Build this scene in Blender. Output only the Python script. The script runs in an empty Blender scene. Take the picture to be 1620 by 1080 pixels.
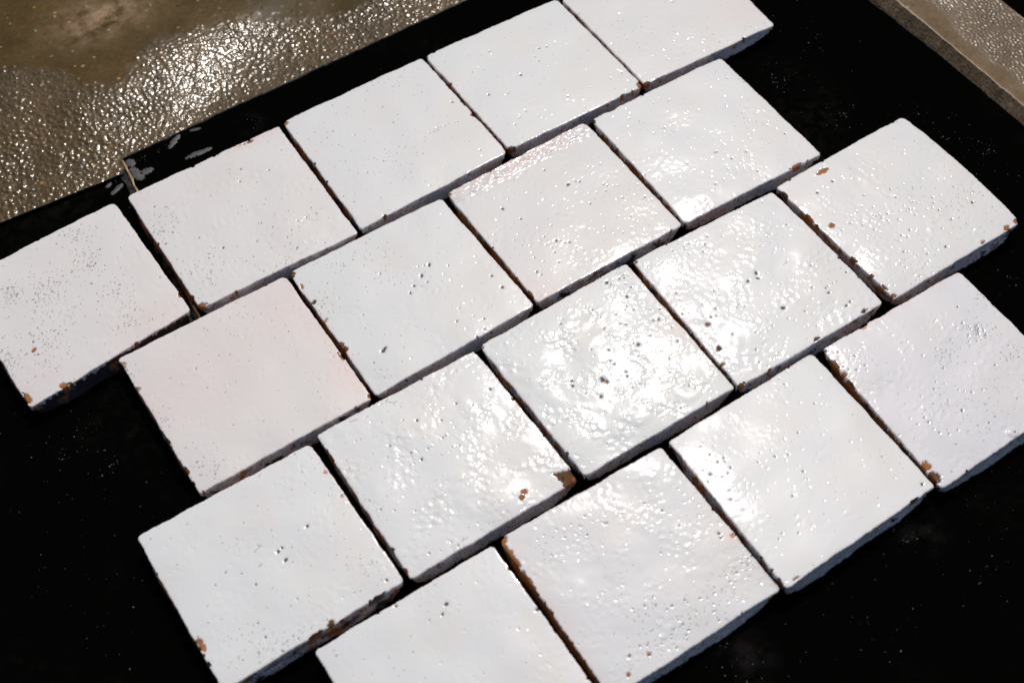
import bpy, math, random
import numpy as np
from mathutils import Vector, Matrix

scene = bpy.context.scene
COL = scene.collection
RNG = np.random.default_rng(7)

TILE_DATA = {
 1: {'cor': [(-319.15, 150.01, 11.0), (-217.71, 154.95, 11.0), (-214.38, 56.54, 11.0), (-314.9, 46.08, 11.0)], 'chips': [(-0.589, -0.902, 0.0492, 0.0346, 0), (-0.977, -0.874, 0.0352, 0.0778, 0), (-0.655, -0.371, 0.0281, 0.0216, 0), (-0.615, -0.269, 0.0141, 0.0104, 0), (1.0, -0.735, 0.0281, 0.0432, 0), (1.058, 0.759, 0.0211, 0.0778, 0), (1.044, 0.576, 0.0176, 0.0432, 1)], 'pits': [(0.31, 0.877, 1.07), (-0.343, -0.344, 1.07)], 'clus': [(0.375, 0.366, 0.1547, 0.2421, 70, 0.5), (-0.17, 0.302, 0.2672, 0.2594, 90, 0.5), (-0.557, 0.474, 0.1125, 0.1211, 50, 0.5), (0.425, 0.813, 0.2813, 0.1729, 40, 0.45), (0.389, -0.183, 0.211, 0.1902, 40, 0.45), (0.386, -0.67, 0.2461, 0.1729, 40, 0.35), (-0.546, -0.414, 0.3516, 0.3459, 80, 0.45), (-0.952, -0.307, 0.1406, 0.2162, 50, 0.45), (-0.194, -0.164, 0.4219, 0.3459, 60, 0.45)], 'scr': [], 'thin': [(0.566, -0.867, 0.4219, 0.2594, 0.5), (-0.776, -0.738, 0.4219, 0.3459, 0.3)]},
 2: {'cor': [(-209.8, 154.35, 11.0), (-107.87, 154.35, 11.0), (-109.11, 52.38, 11.0), (-209.85, 54.54, 11.0)], 'chips': [(0.596, 0.963, 0.0453, 0.0282, 1), (0.514, 0.969, 0.0227, 0.0188, 0), (0.456, 0.972, 0.0302, 0.0141, 2), (-0.973, -0.975, 0.0604, 0.0377, 0), (-1.013, -0.799, 0.0227, 0.0377, 0), (0.957, -1.017, 0.0227, 0.0188, 1), (0.161, 0.988, 0.068, 0.0141, 2)], 'pits': [(-0.399, -0.354, 1.79), (-0.921, 0.074, 1.43), (0.304, 0.612, 1.43), (0.575, 0.418, 1.43), (0.309, -0.819, 1.43)], 'clus': [(-0.864, 0.321, 0.2265, 0.2353, 50, 0.5), (-0.691, -0.58, 0.4531, 0.2824, 40, 0.6), (0.414, -0.304, 0.4531, 0.3765, 30, 0.5), (0.151, -0.968, 0.4531, 0.1883, 30, 0.5)], 'scr': [], 'thin': [(-0.877, 0.915, 0.151, 0.1883, 0.4), (0.632, 0.951, 0.4531, 0.0941, 0.6), (-0.278, 0.624, 0.6041, 0.2824, 0.25)]},
 3: {'cor': [(-104.26, 156.35, 10.47), (-3.58, 155.84, 10.48), (-2.84, 55.91, 11.48), (-106.03, 53.22, 11.51)], 'chips': [(-0.985, 0.978, 0.0411, 0.0567, 0), (-0.689, -1.029, 0.0493, 0.0378, 1), (1.01, 0.032, 0.0247, 0.0284, 0), (0.991, -0.233, 0.0247, 0.0284, 0), (-0.654, -1.099, 0.0164, 0.0142, 0), (-0.503, 1.039, 0.0247, 0.0142, 0)], 'pits': [(0.896, 0.1, 1.79), (0.123, 0.214, 1.07), (-0.533, -0.304, 1.07), (0.76, -0.224, 1.07)], 'clus': [(-0.203, -0.319, 0.493, 0.3781, 40, 0.5), (0.494, -0.188, 0.1643, 0.0567, 14, 0.5), (0.459, 0.822, 0.6573, 0.2835, 30, 0.4)], 'scr': [], 'thin': []},
 4: {'cor': [(-1.57, 155.2, 11.0), (98.01, 152.16, 11.0), (98.22, 55.14, 11.0), (-0.82, 56.92, 11.0)], 'chips': [(-0.982, -1.0, 0.0705, 0.0499, 1), (0.987, -0.936, 0.044, 0.0599, 0), (0.679, -1.001, 0.0352, 0.015, 0), (-0.032, 1.004, 0.0264, 0.012, 2), (-1.004, 0.946, 0.0176, 0.0299, 2)], 'pits': [(-0.178, 0.016, 2.14), (0.275, 0.304, 1.43), (0.382, 0.276, 1.43), (-0.703, -0.057, 1.79), (-0.274, 0.615, 1.43), (-0.488, -0.174, 1.07), (-0.599, -0.608, 1.07), (-0.475, -0.559, 1.07), (0.151, 0.202, 1.07)], 'clus': [], 'scr': [[(0.881, -0.572), (0.914, -0.636), (0.894, -0.679)], [(0.914, -0.636), (0.967, -0.658)]], 'thin': []},
 5: {'cor': [(100.41, 149.77, 11.0), (201.95, 149.89, 11.0), (200.9, 51.85, 11.0), (99.53, 55.58, 11.0)], 'chips': [(-0.955, -0.989, 0.0372, 0.0212, 0), (-1.032, 0.868, 0.0279, 0.0636, 1)], 'pits': [], 'clus': [(-0.126, -0.557, 0.5575, 0.4237, 30, 0.5), (-0.658, -0.186, 0.5575, 0.4237, 30, 0.5)], 'scr': [], 'thin': [(0.859, -0.57, 0.4646, 0.2119, 0.4)]},
 6: {'cor': [(-262.19, 49.53, 11.0), (-159.17, 48.83, 11.0), (-158.25, -50.84, 11.0), (-261.47, -51.86, 11.0)], 'chips': [(-0.998, 0.889, 0.0407, 0.0479, 2), (-1.008, 0.514, 0.0407, 0.0319, 2), (-1.03, 0.166, 0.0204, 0.0479, 2), (-1.038, -0.146, 0.0339, 0.0479, 2), (-1.017, -0.253, 0.0271, 0.0639, 0), (-1.014, -0.68, 0.0339, 0.0639, 0), (0.99, -0.347, 0.0204, 0.0639, 0), (-1.007, -0.855, 0.0136, 0.0319, 0), (0.992, -0.975, 0.0204, 0.0319, 0)], 'pits': [], 'clus': [(-0.979, 0.028, 0.095, 0.1597, 20, 0.4), (-1.003, 0.764, 0.0814, 0.1118, 20, 0.4), (-0.797, -0.786, 0.2714, 0.1597, 30, 0.4), (0.258, 0.606, 0.4072, 0.3195, 20, 0.35)], 'scr': [], 'thin': [(0.985, 0.522, 0.5429, 0.4792, 0.55), (0.987, -0.616, 0.2714, 0.3195, 0.7), (-0.484, 0.311, 0.8143, 0.639, 0.35), (1.037, -0.247, 0.1357, 0.4792, 0.5)]},
 7: {'cor': [(-156.04, 50.49, 9.88), (-55.13, 48.22, 11.11), (-52.91, -49.04, 12.11), (-156.21, -50.67, 10.89)], 'chips': [(-0.983, 0.956, 0.0373, 0.0585, 1), (-0.972, 0.465, 0.0373, 0.0251, 1), (-0.982, 0.167, 0.0298, 0.0209, 2), (-0.989, -0.289, 0.0373, 0.0418, 1), (-0.989, -0.218, 0.0224, 0.0334, 0), (-0.969, 0.74, 0.0186, 0.0418, 0)], 'pits': [(0.358, 0.183, 2.5), (0.209, 0.098, 2.5), (0.066, 0.022, 1.79), (-0.019, -0.039, 1.79), (0.214, -0.018, 1.43), (0.24, 0.234, 1.07), (0.307, 0.208, 1.07), (0.843, -0.365, 1.79), (0.851, -0.575, 2.14), (0.527, 0.05, 1.07), (-0.16, 0.392, 1.43), (-0.626, -0.535, 2.5), (-0.659, -0.552, 2.86), (0.453, -0.828, 1.43), (0.195, -0.681, 1.43)], 'clus': [(-0.893, 0.39, 0.2236, 0.167, 30, 0.6), (-0.197, 0.341, 0.4472, 0.5011, 20, 0.5), (-0.355, 0.785, 0.4472, 0.2506, 30, 0.5)], 'scr': [], 'thin': []},
 8: {'cor': [(-50.26, 49.8, 10.4), (50.6, 51.06, 10.38), (50.39, -48.69, 11.58), (-50.55, -48.04, 11.57)], 'chips': [(-0.994, 0.922, 0.0243, 0.0267, 0), (-1.042, 0.726, 0.0243, 0.1066, 0), (-1.051, 0.351, 0.0203, 0.0889, 1), (-1.035, -0.045, 0.0243, 0.1244, 0), (-1.023, -0.531, 0.0243, 0.1066, 0), (-1.012, -0.861, 0.0243, 0.0711, 0), (-0.212, -1.017, 0.0406, 0.0178, 0), (-0.345, -1.036, 0.0243, 0.0133, 0), (-0.479, -1.044, 0.0406, 0.0178, 1), (-0.828, -1.032, 0.0649, 0.0178, 0)], 'pits': [(0.257, 0.265, 2.5), (-0.584, 0.399, 2.14), (0.151, 0.623, 1.43), (0.396, 0.228, 1.43), (-0.491, 0.143, 1.43), (-0.337, -0.375, 1.79), (-0.222, -0.478, 1.43), (-0.771, -0.629, 1.43), (-0.301, -0.4, 1.07)], 'clus': [(0.586, -0.063, 0.4869, 0.4443, 50, 0.55), (-0.435, -0.524, 0.4869, 0.4443, 60, 0.5), (0.553, -0.75, 0.3246, 0.2666, 60, 0.5)], 'scr': [], 'thin': [(-0.057, 0.946, 1.0145, 0.1777, 0.9), (-0.961, -0.94, 0.2029, 0.2666, 0.5), (-0.317, -0.607, 0.8116, 0.7108, 0.2)]},
 9: {'cor': [(54.72, 50.19, 10.93), (152.96, 47.35, 11.7), (152.81, -51.28, 11.1), (53.19, -48.2, 10.33)], 'chips': [(-0.698, 1.011, 0.0792, 0.0269, 0), (0.633, -0.992, 0.0792, 0.0314, 0), (-0.825, -1.033, 0.0264, 0.0179, 0), (-0.517, 1.01, 0.0264, 0.0135, 2), (-0.996, 0.908, 0.0176, 0.0448, 1)], 'pits': [(0.844, -0.497, 1.43), (0.975, 0.486, 1.07), (0.529, 0.262, 1.07)], 'clus': [(-0.051, -0.519, 0.5281, 0.3588, 50, 0.6), (-0.32, 0.405, 0.4401, 0.3588, 50, 0.5), (0.845, -0.101, 0.4401, 0.3588, 40, 0.5)], 'scr': [], 'thin': []},
 10: {'cor': [(-299.18, -56.25, 11.2), (-200.02, -56.97, 11.2), (-198.62, -152.36, 11.2), (-298.68, -153.52, 11.2)], 'chips': [(-0.971, -0.447, 0.032, 0.0927, 0), (0.979, -1.036, 0.064, 0.0214, 0), (0.705, -1.01, 0.0769, 0.0214, 1), (0.305, -1.026, 0.0769, 0.0249, 1), (0.182, -0.98, 0.0384, 0.0356, 1), (-0.994, -0.676, 0.016, 0.0285, 1), (0.964, 0.581, 0.0256, 0.0214, 2), (0.92, 0.227, 0.0256, 0.0178, 2), (0.003, -1.0, 0.0769, 0.0178, 1)], 'pits': [(0.498, 0.112, 2.14), (0.119, 0.023, 2.14), (0.17, 0.039, 1.79), (0.138, -0.105, 2.5), (-0.299, 0.01, 1.07), (-0.407, -0.565, 1.07), (-0.011, -1.014, 1.79), (-0.233, -0.18, 1.43), (0.86, -0.891, 1.79), (-0.414, -0.739, 1.43)], 'clus': [(-0.12, -0.97, 0.3843, 0.1283, 50, 0.6), (-0.634, -0.769, 0.2562, 0.2138, 30, 0.5), (1.122, 0.528, 0.3202, 0.2851, 30, 0.5), (0.72, -0.47, 0.2562, 0.2851, 20, 0.5)], 'scr': [[(-0.085, 0.155), (-0.022, 0.181), (0.009, 0.186)], [(-0.022, 0.181), (-0.019, 0.215)], [(-0.131, -0.02), (-0.089, -0.007)]], 'thin': []},
 11: {'cor': [(-195.04, -55.09, 12.33), (-96.79, -55.02, 10.86), (-94.12, -152.64, 9.65), (-195.5, -153.2, 11.16)], 'chips': [(-0.964, 1.024, 0.0494, 0.0256, 0), (0.901, -0.94, 0.141, 0.1246, 1, 1.3), (0.451, -0.802, 0.0317, 0.0293, 0), (0.398, -0.847, 0.0353, 0.0293, 0), (-1.01, 0.7, 0.0212, 0.1319, 1), (-1.035, 0.309, 0.0212, 0.1026, 1), (-1.058, -0.203, 0.0176, 0.0879, 1), (-1.006, -0.897, 0.0212, 0.044, 0), (1.007, 0.922, 0.0141, 0.022, 0), (0.989, 0.224, 0.0141, 0.022, 0)], 'pits': [(-0.411, 0.443, 1.43), (-0.271, 0.248, 1.43), (-0.01, 0.555, 1.79), (-0.217, 0.119, 1.79), (0.861, 0.46, 1.79), (0.454, 0.507, 1.43), (0.591, 0.394, 1.07)], 'clus': [(0.069, 0.169, 0.282, 0.1832, 16, 0.6), (-0.339, -0.99, 0.4231, 0.2198, 30, 0.6), (-1.006, 0.157, 0.2115, 0.3664, 20, 0.5)], 'scr': [[(-0.246, 0.954), (-0.165, 0.958), (-0.127, 0.982)], [(-0.165, 0.958), (-0.108, 0.892), (-0.067, 0.894)], [(-0.108, 0.892), (-0.11, 0.863)], [(-0.628, 0.945), (-0.538, 0.924)], [(-0.458, 0.9), (-0.418, 0.902)]], 'thin': []},
 12: {'cor': [(-92.97, -54.16, 11.0), (7.11, -52.49, 11.0), (6.29, -153.55, 11.0), (-91.35, -153.17, 11.0)], 'chips': [(-1.028, 0.906, 0.0375, 0.0603, 0), (-1.042, 0.732, 0.0263, 0.0754, 0), (-1.056, 0.813, 0.0225, 0.0453, 1), (-1.027, -0.982, 0.0225, 0.0226, 1), (-0.128, -0.193, 0.0225, 0.0151, 2)], 'pits': [(0.655, 0.892, 2.5), (0.731, 0.607, 2.14), (0.216, 1.002, 1.43), (0.452, 0.014, 2.5), (-0.098, 0.724, 1.43), (-0.143, -0.144, 3.21), (-0.118, -0.18, 2.14), (-0.14, -0.116, 1.79), (-0.458, -0.02, 2.14), (-0.426, 0.037, 1.79), (-0.283, -0.303, 2.14)], 'clus': [(0.81, 0.861, 0.1651, 0.1207, 40, 0.6), (0.519, 0.222, 0.6005, 0.4525, 80, 0.7), (0.41, -0.502, 0.5255, 0.3771, 60, 0.6)], 'scr': [[(-0.818, -0.319), (-0.744, -0.331), (-0.697, -0.334)]], 'thin': [(0.987, -0.089, 0.3003, 0.3017, 0.35), (-0.247, -0.357, 0.3003, 0.1508, 0.3)]},
 13: {'cor': [(10.9, -53.39, 11.0), (109.83, -57.57, 11.0), (109.39, -155.35, 11.0), (8.24, -154.86, 11.0)], 'chips': [(-0.981, 0.978, 0.0323, 0.0229, 0), (0.748, -0.965, 0.0404, 0.0267, 1), (0.079, -0.965, 0.0404, 0.0229, 1), (-0.931, -0.998, 0.0404, 0.0305, 0), (-0.963, -0.673, 0.0323, 0.019, 0), (-0.881, -0.484, 0.0242, 0.0305, 1), (-0.8, -0.169, 0.0242, 0.0152, 0)], 'pits': [(0.078, 0.111, 2.5), (0.051, 0.042, 2.14), (-0.071, 0.067, 2.14), (0.024, -0.437, 2.5), (0.042, -0.449, 1.43), (-0.806, -0.165, 2.86), (-0.886, -0.48, 2.5), (-0.907, -0.496, 1.79), (0.632, -0.801, 1.79), (0.7, -0.784, 1.79), (0.582, -0.555, 1.79), (0.994, -0.562, 1.43), (0.93, -0.43, 1.43)], 'clus': [(-0.276, 0.903, 0.2422, 0.2286, 30, 0.6), (-0.25, -0.696, 0.4843, 0.3048, 40, 0.6), (0.766, -0.43, 0.2422, 0.2286, 20, 0.6), (-0.742, 0.026, 0.2422, 0.3048, 40, 0.6), (-0.858, 0.828, 0.1614, 0.1219, 20, 0.6)], 'scr': [[(-0.352, 0.884), (-0.315, 0.861), (-0.28, 0.873)], [(-0.315, 0.861), (-0.26, 0.838)], [(0.413, 0.034), (0.466, 0.044), (0.494, 0.069)], [(-0.397, -0.163), (-0.347, -0.144), (-0.305, -0.192)], [(-0.305, -0.192), (-0.337, -0.212)], [(0.552, 0.503), (0.582, 0.461)]], 'thin': []},
 14: {'cor': [(114.9, -55.2, 9.41), (213.41, -55.39, 11.58), (212.57, -156.59, 12.57), (116.44, -156.46, 10.45)], 'chips': [(-0.391, 0.868, 0.0785, 0.0311, 0), (-1.005, 0.413, 0.0262, 0.0699, 0), (-1.015, 0.27, 0.0262, 0.0544, 1), (-0.858, 0.186, 0.0349, 0.0311, 0), (0.991, -0.949, 0.0611, 0.0388, 0), (0.804, -0.971, 0.0436, 0.0272, 0), (0.418, -0.971, 0.0349, 0.0233, 0), (-0.975, -0.953, 0.0349, 0.0233, 0), (-0.994, -0.628, 0.0262, 0.0233, 0), (-0.985, -0.337, 0.0218, 0.0466, 1), (-1.004, 0.859, 0.0262, 0.0699, 1), (-0.983, -0.83, 0.0175, 0.0544, 0)], 'pits': [(-0.669, 0.651, 1.79), (0.004, -0.782, 1.79), (-0.405, 0.684, 1.79), (0.728, -0.476, 2.14)], 'clus': [(-0.313, -0.117, 0.5235, 0.3884, 100, 0.6), (0.427, -0.389, 0.5235, 0.3884, 60, 0.6), (-0.466, -0.798, 0.5235, 0.3107, 50, 0.6), (0.878, -0.344, 0.2181, 0.1553, 20, 0.5)], 'scr': [], 'thin': [(-0.902, 0.753, 0.2618, 0.1553, 0.2)]},
 15: {'cor': [(-253.0, -158.97, 9.98), (-151.57, -159.67, 11.0), (-152.17, -259.72, 12.0), (-253.07, -259.27, 10.98)], 'chips': [(0.277, 1.042, 0.0425, 0.0213, 0), (-0.342, 1.033, 0.0547, 0.0213, 0), (-0.567, 1.042, 0.0365, 0.0213, 0), (-0.783, 1.024, 0.0243, 0.0152, 0), (-1.011, 0.916, 0.0122, 0.0548, 0)], 'pits': [(0.284, 0.706, 2.5), (0.2, 0.636, 1.79), (0.984, 0.171, 2.14), (-0.128, 0.968, 1.79)], 'clus': [], 'scr': [], 'thin': []},
 16: {'cor': [(-148.14, -159.05, 11.76), (-48.57, -160.73, 11.24), (-47.15, -257.57, 10.27), (-148.14, -257.76, 10.77)], 'chips': [(-0.968, 0.945, 0.0473, 0.0514, 0), (-1.0, 0.765, 0.0405, 0.1671, 0), (-1.019, 0.447, 0.0405, 0.1928, 0), (-1.036, 0.096, 0.0405, 0.1928, 0), (-1.039, -0.217, 0.0372, 0.1799, 0), (-1.042, -0.598, 0.0405, 0.1928, 0), (0.976, -0.267, 0.0338, 0.0193, 2), (-0.461, -0.83, 0.0203, 0.0129, 0), (-0.622, -0.736, 0.0135, 0.0129, 0), (-0.736, -0.888, 0.0203, 0.0193, 0), (1.015, 0.82, 0.0203, 0.0257, 2)], 'pits': [(0.012, -0.55, 1.43), (0.525, -0.991, 1.43), (0.869, -0.168, 1.79), (0.854, -0.218, 1.43)], 'clus': [(-0.253, -0.467, 0.2702, 0.1928, 30, 0.55), (0.382, -0.738, 0.4053, 0.257, 70, 0.55), (0.887, -0.585, 0.1689, 0.1157, 50, 0.6), (-0.015, 0.629, 0.4053, 0.257, 40, 0.55), (-0.206, -0.816, 0.4053, 0.1928, 60, 0.55), (0.954, 0.336, 0.3378, 0.257, 40, 0.55), (-0.637, 0.611, 0.1351, 0.1607, 25, 0.55)], 'scr': [], 'thin': [(-1.035, -0.102, 0.1486, 0.6426, 0.55), (0.98, -0.261, 0.1081, 0.1285, 0.7), (-0.899, 0.783, 0.1351, 0.1285, 0.4)]},
 17: {'cor': [(-43.33, -160.33, 10.91), (56.69, -157.76, 7.83), (53.68, -257.17, 10.9), (-46.37, -260.14, 13.99)], 'chips': [(-0.857, -0.945, 0.0374, 0.0167, 0), (0.716, -1.0, 0.0673, 0.0134, 1), (-1.025, -0.578, 0.0224, 0.0468, 1), (-1.03, -0.738, 0.0224, 0.0668, 0), (-1.017, -0.892, 0.0224, 0.0534, 0), (-1.023, 0.787, 0.0187, 0.0401, 1)], 'pits': [(0.906, -0.909, 2.14), (-0.524, -0.602, 1.07), (-0.734, -0.543, 1.07), (-0.667, -0.513, 1.07)], 'clus': [(-0.141, 0.207, 0.3738, 0.4008, 40, 0.6), (-0.733, 0.427, 0.2243, 0.334, 40, 0.7)], 'scr': [], 'thin': []},
 18: {'cor': [(60.49, -160.41, 11.0), (159.78, -162.13, 11.0), (156.01, -258.87, 11.0), (55.28, -260.05, 11.0)], 'chips': [(-1.01, 0.919, 0.0318, 0.0275, 0), (-0.992, 0.62, 0.0318, 0.0275, 0), (-1.009, 0.48, 0.0199, 0.055, 1), (0.131, 1.002, 0.0239, 0.0138, 0), (-0.42, 0.998, 0.0557, 0.0206, 2), (-0.423, 0.95, 0.0239, 0.0138, 0), (-0.919, -0.718, 0.0557, 0.055, 0), (-0.918, -0.866, 0.0478, 0.0688, 1), (-1.095, -0.242, 0.0199, 0.0275, 0), (-0.999, 0.777, 0.0239, 0.0688, 0), (-1.499, 1.035, 0.0318, 0.0138, 0)], 'pits': [(0.079, -0.941, 1.43), (0.64, 0.618, 1.43)], 'clus': [(0.588, 0.24, 0.1751, 0.1514, 90, 0.5), (0.131, 0.192, 0.2388, 0.1514, 50, 0.5), (1.055, 0.607, 0.1114, 0.0963, 40, 0.5), (0.71, -0.194, 0.1592, 0.1032, 30, 0.5), (-0.458, -0.278, 0.4775, 0.2752, 40, 0.6), (-0.067, -0.445, 0.4775, 0.344, 50, 0.6), (-0.907, 0.671, 0.2388, 0.2752, 60, 0.6)], 'scr': [[(-0.339, -0.65), (-0.306, -0.663)]], 'thin': [(-0.974, 0.809, 0.2388, 0.1376, 0.5), (0.161, 0.983, 0.7959, 0.0688, 0.4), (-1.029, 0.465, 0.0796, 0.2752, 0.4)]},
}
SLAB_A_CORNER=[(-198.6, 195.2), (55.6, 195.5)]; SLAB_A_SIDE=[(-198.6, 195.2), (-200.6, 174.8)]; SLAB_A_RIGHT=[(277.5, 41.8), (282.1, -93.3)]
SLAB_B_EDGE=[(-279.6, 190.5), (-205.3, 185.1)]
KERB_TOP=[(284.1, 27.7), (284.0, -83.3)]; KERB_BACK=[(340.9, -11.2), (342.5, -29.8)]
PUDDLE=[(-256.4, 321.0), (-224.9, 312.1), (-200.2, 291.1), (-191.6, 264.4), (-169.3, 254.7), (-147.3, 278.3), (-129.2, 282.6), (-102.0, 271.3), (-84.2, 273.9), (-45.9, 250.7), (-18.2, 239.2), (29.3, 235.5), (63.0, 292.6), (-199.4, 473.5)]
VIEW=[(-206.4, 381.9), (65.4, 195.5), (-284.9, 180.9), (366.2, -10.9), (-387.5, -82.0), (24.5, -355.4)]
FILM=[(36.0, -270.6), (-80.2, -273.5), (-118.8, 175.7)]
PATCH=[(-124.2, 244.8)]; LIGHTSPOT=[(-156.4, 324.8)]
SMEARS=[[(-159.5, 192.3), (-170.2, 185.4), 3.2],[(-165.3, 172.0), (-147.7, 170.8), 3.2],[(-196.2, 191.1), (-194.1, 184.6), 5],[(-196.6, 183.8), (-194.3, 171.1), 5.5],[(-194.3, 176.6), (-185.1, 175.4), 4],[(-215.2, 172.1), (-205.9, 176.2), 3],[(-215.5, 179.0), (-211.3, 181.1), 2.2],[(-152.8, 191.7), (-146.0, 189.6), 2]]
DUSTC=[(177.2, 17.9, 14, 45), (192.2, -25.6, 25, 45), (223.1, 35.3, 30, 20), (234.8, -48.0, 25, 25), (244.3, -99.4, 25, 60), (232.6, -78.8, 30, 30), (28.8, -269.1, 25, 45), (67.3, -255.5, 25, 20), (-19.0, -294.7, 40, 30), (-82.2, -276.0, 20, 25), (48.2, -303.1, 50, 30), (-289.4, 25.1, 25, 40), (-290.5, -2.4, 14, 35), (-311.5, 16.2, 40, 40), (-348.3, -38.9, 60, 20), (-338.0, -86.6, 50, 10), (-17.0, 188.8, 25, 40), (7.3, 197.4, 25, 35), (-187.2, 187.5, 8, 25), (-170.2, 191.8, 20, 35), (-209.3, 180.7, 8, 14), (-61.1, 194.3, 20, 20), (-115.7, 177.5, 10, 25), (188.1, -178.2, 10, 20), (-249.4, -161.1, 8, 8)]
CAM_LOC=(-0.30471, -0.43582, 0.64484)
CAM_ROT=[[0.837404, 0.459445, -0.296081], [-0.546192, 0.682887, -0.485119], [-0.020696, 0.567958, 0.822797]]
LENS=49.3203
# mirror dir at (1080, 520): (0.3991360022510596, 0.4217003529892358, 0.8141616940115742)


# ---------------------------------------------------------------- camera
cam_data = bpy.data.cameras.new('camera')
cam = bpy.data.objects.new('camera', cam_data)
COL.objects.link(cam)
M = Matrix(CAM_ROT).to_4x4()
M.translation = Vector(CAM_LOC)
cam.matrix_world = M
cam_data.sensor_width = 36.0
cam_data.lens = LENS
cam_data.clip_start = 0.02
cam_data.clip_end = 100.0
cam_data.dof.use_dof = True
cam_data.dof.focus_distance = 0.80
cam_data.dof.aperture_fstop = 8.0
scene.camera = cam

# ---------------------------------------------------------------- light
SUN = Vector((0.372, 0.412, 0.832)).normalized()
world = bpy.data.worlds.new('World')
scene.world = world
world.use_nodes = True
wn = world.node_tree.nodes
wl = world.node_tree.links
sky = wn.new('ShaderNodeTexSky')
sky.sky_type = 'NISHITA'
sky.sun_disc = False
sky.sun_elevation = math.asin(SUN.z)
sky.sun_rotation = math.atan2(SUN.x, SUN.y)
sky.air_density = 0.7
sky.dust_density = 4.0
sky.ozone_density = 0.6
wl.new(sky.outputs[0], wn['Background'].inputs[0])
wn['Background'].inputs[1].default_value = 0.15
sl = bpy.data.lights.new('sun', 'SUN')
sl.energy = 2.0
sl.angle = math.radians(0.5)
sl.color = (1.0, 0.95, 0.88)
sun = bpy.data.objects.new('sun', sl)
sun.rotation_euler = (-SUN).to_track_quat('-Z', 'Y').to_euler()
COL.objects.link(sun)
scene.view_settings.view_transform = 'Standard'
scene.view_settings.look = 'None'
scene.view_settings.exposure = -0.63
scene.view_settings.gamma = 1.0

# ---------------------------------------------------------------- material helpers
def new_mat(name):
    m = bpy.data.materials.new(name)
    m.use_nodes = True
    nt = m.node_tree
    b = nt.nodes['Principled BSDF']
    return m, nt, b

def nd(nt, t, **kw):
    n = nt.nodes.new(t)
    for k, v in kw.items():
        setattr(n, k, v)
    return n

def attr(nt, name):
    return nd(nt, 'ShaderNodeAttribute', attribute_name=name).outputs['Fac']

def mixc(nt, fac, a, b):
    n = nd(nt, 'ShaderNodeMix', data_type='RGBA')
    for sock, v in ((n.inputs[0], fac), (n.inputs[6], a), (n.inputs[7], b)):
        if hasattr(v, 'is_output'):
            nt.links.new(v, sock)
        elif isinstance(v, (int, float)):
            sock.default_value = v
        else:
            sock.default_value = (*v, 1)
    return n.outputs[2]

def ramp(nt, fac, lo, hi, a=0.0, b=1.0):
    n = nd(nt, 'ShaderNodeMapRange')
    nt.links.new(fac, n.inputs[0])
    n.inputs[1].default_value = lo
    n.inputs[2].default_value = hi
    n.inputs[3].default_value = a
    n.inputs[4].default_value = b
    return n.outputs[0]

def math_n(nt, op, a, b):
    n = nd(nt, 'ShaderNodeMath', operation=op)
    for sock, v in ((n.inputs[0], a), (n.inputs[1], b)):
        if hasattr(v, 'is_output'):
            nt.links.new(v, sock)
        else:
            sock.default_value = v
    return n.outputs[0]

def noise(nt, scale, detail=4.0, rough=0.55, w=None):
    tc = nd(nt, 'ShaderNodeTexCoord')
    n = nd(nt, 'ShaderNodeTexNoise')
    nt.links.new(tc.outputs['Object'], n.inputs['Vector'])
    n.inputs['Scale'].default_value = scale
    n.inputs['Detail'].default_value = detail
    n.inputs['Roughness'].default_value = rough
    return n.outputs['Fac']

def bump(nt, bsdf, h, strength, dist):
    n = nd(nt, 'ShaderNodeBump')
    n.inputs['Strength'].default_value = strength
    n.inputs['Distance'].default_value = dist
    nt.links.new(h, n.inputs['Height'])
    nt.links.new(n.outputs[0], bsdf.inputs['Normal'])

# white tin glaze
m_glaze, nt, b = new_mat('white_glaze')
oi = nd(nt, 'ShaderNodeObjectInfo')
c = mixc(nt, ramp(nt, noise(nt, 38, 3), 0.48, 0.75, 0, 0.55), oi.outputs['Color'], (0.80, 0.775, 0.71))
c = mixc(nt, attr(nt, 'thin'), c, (0.80, 0.665, 0.63))
c = mixc(nt, attr(nt, 'dirt'), c, (0.035, 0.027, 0.020))
nt.links.new(c, b.inputs['Base Color'])
r = ramp(nt, noise(nt, 60, 3), 0.3, 0.7, 0.055, 0.095)
nt.links.new(math_n(nt, 'ADD', r, math_n(nt, 'MULTIPLY', attr(nt, 'dirt'), 0.5)), b.inputs['Roughness'])
b.inputs['IOR'].default_value = 1.5
bump(nt, b, noise(nt, 900, 2), 0.05, 0.0003)

# fired clay body: chips and sides
m_clay, nt, b = new_mat('terracotta_body')
n1 = noise(nt, 260, 6, 0.7)
n2 = noise(nt, 900, 4, 0.7)
org = mixc(nt, ramp(nt, n1, 0.35, 0.65), (0.30, 0.100, 0.022), (0.52, 0.205, 0.058))
drk = mixc(nt, ramp(nt, n1, 0.35, 0.65), (0.052, 0.024, 0.010), (0.20, 0.085, 0.028))
pea = mixc(nt, ramp(nt, n1, 0.35, 0.65), (0.58, 0.30, 0.16), (0.74, 0.45, 0.31))
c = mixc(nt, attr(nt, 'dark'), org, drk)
c = mixc(nt, attr(nt, 'peach'), c, pea)
slip = mixc(nt, ramp(nt, n2, 0.50, 0.62), (0.60, 0.60, 0.62), (0.30, 0.29, 0.29))
slip = mixc(nt, ramp(nt, noise(nt, 420, 3, 0.6), 0.60, 0.68), slip, (0.03, 0.025, 0.025))
c = mixc(nt, attr(nt, 'slip'), c, slip)
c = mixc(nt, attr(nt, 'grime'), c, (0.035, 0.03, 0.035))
nt.links.new(c, b.inputs['Base Color'])
b.inputs['Roughness'].default_value = 0.7
b.inputs['Specular IOR Level'].default_value = 0.3
bump(nt, b, n2, 0.5, 0.0006)

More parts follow.
